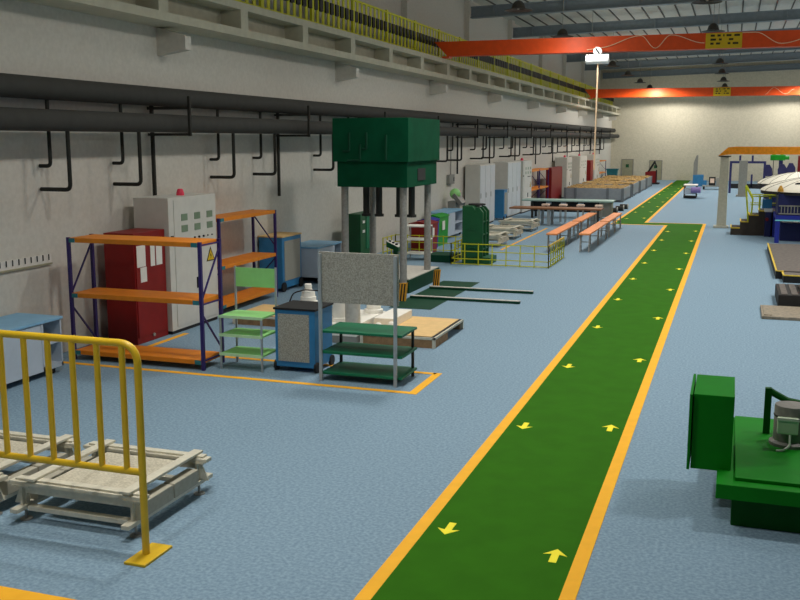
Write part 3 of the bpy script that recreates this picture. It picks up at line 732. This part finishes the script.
MB().prism([(-2.83, 75.2, .82), (-2.55, 75.2, .82), (-2.55, 75.2, 2.25), (-2.65, 75.2, 2.25), (-2.83, 75.2, 1.7)], (0, .6, 0)).build('fin', K['block'], t)
t = thing('low_bench', 'long low grey bench in front of the far wall', 'bench', (-1.2, 70.4, 0))
MB().box(-2.0, -.35, 70, 70.8, .2, .28).build('bench_top', K['block'], t)
for x in (-1.9, -.5): MB().box(x-.06, x+.06, 70.1, 70.7, 0, .2).build('leg', K['dark'], t)
t = thing('test_unit', 'dark framed test unit on the low grey bench', 'machine', (-1.35, 70.4, .28))
MB().box(-1.58, -1.15, 70.15, 70.6, .28, .85).build('case', K['dark'], t)
MB().box(-1.5, -1.23, 70.13, 70.15, .45, .76).build('screen', K['seat'], t)
o = MB().box(-1.1, -.75, 70.2, 70.6, .28, .8, .02).build('grey_box', K['colgrey2'], loc=(-.92, 70.4, .28)); tag(o, 'plain grey box on the low grey bench beside the test unit', 'box')

# gantry with column
t = thing('gantry', 'orange gantry beam on a pale grey column right of the walkway', 'gantry', (-.35, 39.8, 0))
MB().prism([(-.53, 39.61, .08), (-.17, 39.61, .08), (-.2, 39.61, 2.74), (-.5, 39.61, 2.74)], (0, .36, 0)).build('column', K['colgrey'], t)
MB().box(-.64, -.08, 39.5, 40.08, 0, .08, .01).build('base_plate', K['colgrey'], t)
MB().box(-.58, -.12, 39.55, 40.05, 2.74, 2.78).build('cap_plate', K['stair'], t)
MB().prism([(-.6, 39.6, 2.78), (-.1, 39.6, 2.84), (8, 39.6, 2.84), (8, 39.6, 3.13), (.05, 39.6, 3.13), (-.25, 39.6, 3.1)], (0, .5, 0)).build('beam', K['gantry'], t)
MB().box(7.2, 7.56, 39.61, 39.97, 0, 2.84).build('column', K['colgrey'], t)
t = thing('column', 'darker grey square column behind the orange gantry', 'column', (.6, 62.2, 0))
MB().box(.3, .78, 62, 62.4, .0, 2.15).build('shaft', K['colgrey2'], t)
MB().box(.2, .88, 61.9, 62.5, 0, .1).build('foot_block', K['colgrey2'], t)
t = thing('portal_frame', 'dark violet portal frame standing behind the grey columns', 'frame', (.8, 66, 0))
MB().box(-.26, 1.92, 65.95, 66.12, 1.9, 2.04).build('lintel', K['violet'], t)
for x in (-.19, 1.85): MB().box(x-.07, x+.07, 65.95, 66.12, 0, 1.9).build('upright', K['violet'], t)
for x in (.35, 1.1): MB().box(x-.06, x+.06, 65.97, 66.1, 2.04, 2.4).build('hanger', K['violet'], t)
MB().box(1.05, 1.16, 65.97, 66.1, .3, 1.2).build('strut', K['violet'], t)
MB().box(-.12, 1.78, 65.97, 66.1, .3, .6).build('cross_panel', K['dark'], t)

# stairs
t = thing('stairs', 'dark brown steps with yellow nosings leading up to the blue machine', 'stairs', (.7, 37.4, 0))
for i, (x0, h) in enumerate(((0, .27), (.32, .5), (.6, .74), (.93, .9))):
    x1 = (.32, .6, .93, 1.75)[i]
    s = MB().box(x0, x1, 36.8, 38.0, 0, h).build('step', K['stair'], t)
    MB().box(x0-.01, x0+.03, 36.79, 38.0, h-.01, h+.015).box(x0, x1, 36.785, 36.8, h-.03, h+.01).build('nosing', K['edge'], s)
for (a, b) in ((.44, .58), (.46, .6)):
    y = 36.84 if a == .44 else 37.95
    MB().tube([(b, y, .5), (a, y, 1.75), (b+.12, y, 1.3), (b+.1, y, .74)], .026, seg=8, rad=.04).build('newel_rail', K['limey'], t)
    MB().bar((.62, y, 1.4), (1.7, y, 1.4), .04).bar((.62, y, 1.1), (1.7, y, 1.1), .03).bar((1.3, y, .9), (1.3, y, 1.4), .04).bar((.95, y, .9), (.95, y, 1.4), .04).build('side_rail', K['limey'], t)
t = thing('control_box', 'blue and white control box with a red button on the steps platform', 'control box', (1.3, 36.6, 0))
MB().box(1.14, 1.34, 36.5, 36.78, 0.0, .88).build('pedestal', K['navyd'], t)
MB().box(1.1, 1.36, 36.46, 36.78, .88, 1.0).build('white_panel', K['white'], t)
MB().box(1.02, 1.34, 36.5, 36.78, 1.0, 1.32).build('cabinet', K['blue'], t)
MB().cyl((1.2, 36.42, .62), (1.2, 36.5, .62), .06, seg=16).build('red_button', K['red'], t)

# blue machine with canopy
def dome(t, c, rx, ry, h, seams=True):
    prof = []
    n = 9
    for i in range(n+1):
        a = math.pi/2*i/n; prof.append((abs(math.cos(a))**1.333+.001, math.sin(a)**1.333*h))
    MB().lathe(c, prof, seg=40, sx=rx, sy=ry).build('canopy', K['dome'], t, True)
    mb = MB()
    for k in range(0, 16):
        a = 2*math.pi*k/16
        pts = [(c[0]+math.cos(a)*(r+.004)*rx, c[1]+math.sin(a)*(r+.004)*ry, c[2]+z+.004) for r, z in prof[:-1]]
        mb.tube(pts, .008, seg=5)
    mb.build('canopy_seam', K['seam'], t, True)
    MB().lathe((c[0], c[1], c[2]-.1), [(1.0, 0), (1.0, .1)], seg=40, sx=rx*.99, sy=ry*.99).build('canopy_rim', K['dark'], t, True)
t = thing('canopied_machine', 'navy blue machine under a white seamed dome, nearer one at the right edge', 'machine', (2.4, 35.4, 0))
dome(t, (2.9, 36.0, 1.68), 2.0, 2.0, .5)
for k, (x, y) in enumerate(((2.1, 34.75), (3.1, 34.7))): MB().sph((x, y+.1, 1.93), .15, 1, .7, .4).build('vent', K['dark'], t, True)
MB().box(1.45, 3.6, 34.5, 36.4, .92, 1.62).build('body', K['navyd'], t)
mb = MB()
for k in range(22): mb.box(1.55+.1*k, 1.575+.1*k, 34.44, 34.47, .98, 1.22)
mb.box(1.48, 3.7, 34.44, 34.48, 1.21, 1.25).box(1.48, 3.7, 34.44, 34.48, .95, .99)
mb.build('grille', K['block'], t)
MB().box(1.4, 3.7, 34.38, 36.5, .78, .92).build('table', K['navy'], t)
MB().box(1.38, 3.7, 34.36, 34.38, .735, .775).build('edge_strip', K['cyan'], t)
for x in (1.47, 3.6):
    for y in (34.45, 36.4): MB().box(x-.07, x+.07, y-.07, y+.07, 0, .78).build('leg', K['navy'], t)
MB().box(1.6, 3.5, 35.2, 36.2, 0.0, .6).build('under_box', K['navyd'], t)
MB().lathe((1.5, 34.4, 1.7), [(.1, 0), (.09, .08), (.03, .2)], seg=10).build('finial', K['brass'], t)
t = thing('canopied_machine', 'machine under a white dome with dark flaps, further one behind', 'machine', (2.2, 45.2, 0))
dome(t, (2.6, 45.4, 1.52), 1.6, 1.6, .5)
MB().box(1.3, 3.3, 44.6, 46, 0, 1.45).build('body', K['navyd'], t)
for x, h in ((1.42, .42), (2.0, .45), (2.35, .5)):
    MB().prism([(x-.18, 45.3, 1.82), (x+.18, 45.3, 1.82), (x+.16, 45.3, 1.9+h*.6), (x+.05, 45.3, 1.9+h), (x-.1, 45.3, 1.9+h), (x-.2, 45.3, 1.9+h*.5)], (0, .1, 0)).build('flap', K['violet'], t)
MB().bar((1.92, 45.5, 1.5), (1.92, 45.5, 2.52), .16).build('mast', K['navyd'], t)
MB().bar((1.62, 45.5, 1.7), (1.62, 45.5, 2.6), .03).build('thin_rod', K['pipe'], t)
MB().box(1.48, 2.1, 45.4, 45.6, 2.5, 2.74, .03).cyl((1.62, 45.5, 2.72), (1.62, 45.5, 2.92), .07).cyl((1.95, 45.5, 2.72), (1.95, 45.5, 2.92), .07).cyl((2.09, 45.5, 2.62), (2.25, 45.5, 2.62), .09).build('valve_block', K['hyd'], t)
o = thing('red_post', 'tall red post cut by the right edge, behind the domes', 'post', (3.6, 60, 0))
MB().box(3.44, 3.8, 59.9, 60.2, 0, 2.5).build('shaft', K['red'], o)
MB().box(2.9, 3.44, 59.95, 60.1, 1.35, 1.45).build('side_arm', K['red'], o)

# platform and block
t = thing('platform', 'low dark grey platform with yellow edging at the right', 'platform', (2.6, 28.5, 0))
MB().box(1.12, 5, 25.4, 32.2, 0, .19).build('deck', K['black'], t)
MB().box(1.16, 5, 25.44, 32.16, .19, .2).build('tread_surface', K['deckrub'], t)
MB().box(1.11, 1.15, 25.38, 32.2, .185, .21).box(1.12, 1.3, 25.38, 25.42, .185, .21).build('edge_strip', K['edge'], t)
s = MB().box(1.27, 5, 24.75, 25.4, 0, .17).build('front_step', K['black'], t)
MB().box(1.3, 5, 24.8, 25.38, .17, .18).build('step_tread', K['deckrub'], s)
MB().box(1.25, 5, 24.74, 24.78, .165, .19).box(1.25, 1.29, 24.78, 25.4, .165, .19).build('step_edge', K['edge'], s)
o = thing('steel_plate', 'flat grey steel plate on the floor at the right edge', 'plate', (1.6, 20.1, 0))
MB().box(.66, 4, 19.5, 20.85, 0, .06, .01).build('plate', K['rust'], o)
MB().box(.7, .84, 19.6, 20.7, .06, .075).build('end_strip', K['rust'], o)
o = thing('stepped_block', 'dark ribbed block standing behind the flat steel plate', 'block', (1.6, 21.8, 0))
MB().box(1.0, 4, 20.95, 22.6, 0, .27, .02).build('body', K['dark'], o)
mb = MB()
for k in range(14): mb.box(1.06+.2*k, 1.18+.2*k, 21.0, 22.5, .27, .285)
mb.build('ribs', K['deckrub'], o)
MB().box(1.53, 4, 21.4, 22.6, .27, .8, .02).build('upper_block', K['dark'], o)

# ------------------------------------------------------------------ near green machine
t = thing('green_machine', 'bright green machine base with a grey motor at the right front', 'machine', (1.2, 9.7, 0))
MB().box(.14, 2.6, 8.7, 10.8, 0, .27, .006).build('plinth', K['mgreend'], t)
MB().box(0.0, 2.6, 8.6, 10.84, .27, .405, .008).build('slab', K['mgreen'], t)
MB().box(.155, 2.6, 8.74, 10.8, .405, .435, .006).build('top_plate', K['mgreen'], t)
b = MB().box(-.235, .12, 9.0, 9.8, .39, 1.1, .006).build('box', K['mgreen'], t)
MB().box(-.27, -.245, 8.97, 9.81, .385, 1.1, .003).build('door_plate', K['mgreen'], b)
MB().bar((.455, 10.24, .435), (.455, 10.24, .91), .065).build('arch_post', K['mgreend'], t)
MB().tube([(.45, 10.24, .89), (.52, 10.24, .85), (.64, 10.24, .79), (.82, 10.24, .765), (1.2, 10.24, .76), (1.5, 10.24, .8)], .035, seg=8).build('arch_rail', K['mgreend'], t, True)
MB().bar((1.5, 10.24, .435), (1.5, 10.24, .83), .065).build('arch_post', K['mgreend'], t)
m = MB().lathe((.66, 9.92, .435), [(.19, 0), (.19, .03), (.155, .05), (.155, .385), (.15, .4), (.12, .402)], seg=32).build('motor', K['motor'], t, True)
MB().lathe((.66, 9.92, .72), [(.157, 0), (.161, .01), (.157, .02)], seg=32).build('motor_band', K['pipe2'], m, True)
j = MB().box(.53, .72, 9.7, 9.77, .59, .75, .012).build('junction_box', K['jbox'], m)
MB().box(.525, .725, 9.69, 9.7, .725, .755, .002).build('box_lid', K['cable'], j)
MB().tube([(.65, 9.72, .6), (.65, 9.67, .49), (.59, 9.64, .447), (.53, 9.62, .447)], .011, seg=8, rad=.03).build('cable', K['cable'], m, True)

# ------------------------------------------------------------------ light
def lamp(x, y, z, e, r=.2, col=(1, .95, .86)):
    d = bpy.data.lights.new('bay_light', 'POINT'); d.energy = e; d.shadow_soft_size = r; d.color = col
    o = bpy.data.objects.new('bay_light', d); o.location = (x, y, z); COL.objects.link(o)
def spot(x, y, z, e, ang, blend=.7, r=.25, col=(1, .96, .9)):
    d = bpy.data.lights.new('bay_and_fill_spot', 'SPOT'); d.energy = e; d.shadow_soft_size = r; d.color = col
    d.spot_size = math.radians(ang); d.spot_blend = blend
    o = bpy.data.objects.new('bay_and_fill_spot', d); o.location = (x, y, z); COL.objects.link(o)
for k in range(0, 18):
    y = 6.8+4.15*k
    e = 640 if k == 17 else (520 if k == 14 else (70 if k == 6 else 125))
    if k == 6: y -= 1.2
    if k == 17: y = 82.0
    for x in (-5.1, 4.3):
        if x > 0 and k < 2: continue
        spot(x, y, 6.6, e if k in (14, 17) else e*1.1, 174 if k in (14, 17) else 166, .12 if k in (14, 17) else .45); lamp(x, y, 6.6, 38)
for k in range(-1, 17):  # fill spots without fixtures, added to brighten the floor
    y = 6.8+4.15*k
    if k == 6: y -= 1.2
    spot(-4.4, y, 6.9, 560 if k < 1 else (430 if k < 5 else 350), 110)
    if k >= 1: spot(3.0, y, 6.9, 560 if k < 5 else 450, 110)
w = bpy.data.worlds.new('World'); SC.world = w; w.use_nodes = True
bg = w.node_tree.nodes['Background']; bg.inputs[0].default_value = (.75, .85, 1, 1); bg.inputs[1].default_value = .06

# ------------------------------------------------------------------ camera
f = 965.7; VX, VY = 735.5, 139.5
pt = math.atan((300-VY)/f); yw = math.atan((VX-400)*math.cos(pt)/f)
cd = bpy.data.cameras.new('camera'); cd.sensor_width = 36; cd.lens = f/800*36; cd.clip_end = 300
cam = bpy.data.objects.new('camera', cd); COL.objects.link(cam)
cam.location = (0, 0, 3.4); cam.rotation_euler = (math.pi/2-pt, 0, yw)
SC.camera = cam
SC.view_settings.view_transform = 'Standard'; SC.view_settings.look = 'None'
SC.view_settings.exposure = 0.0; SC.view_settings.gamma = 1.0; SC.view_settings.use_curve_mapping = False
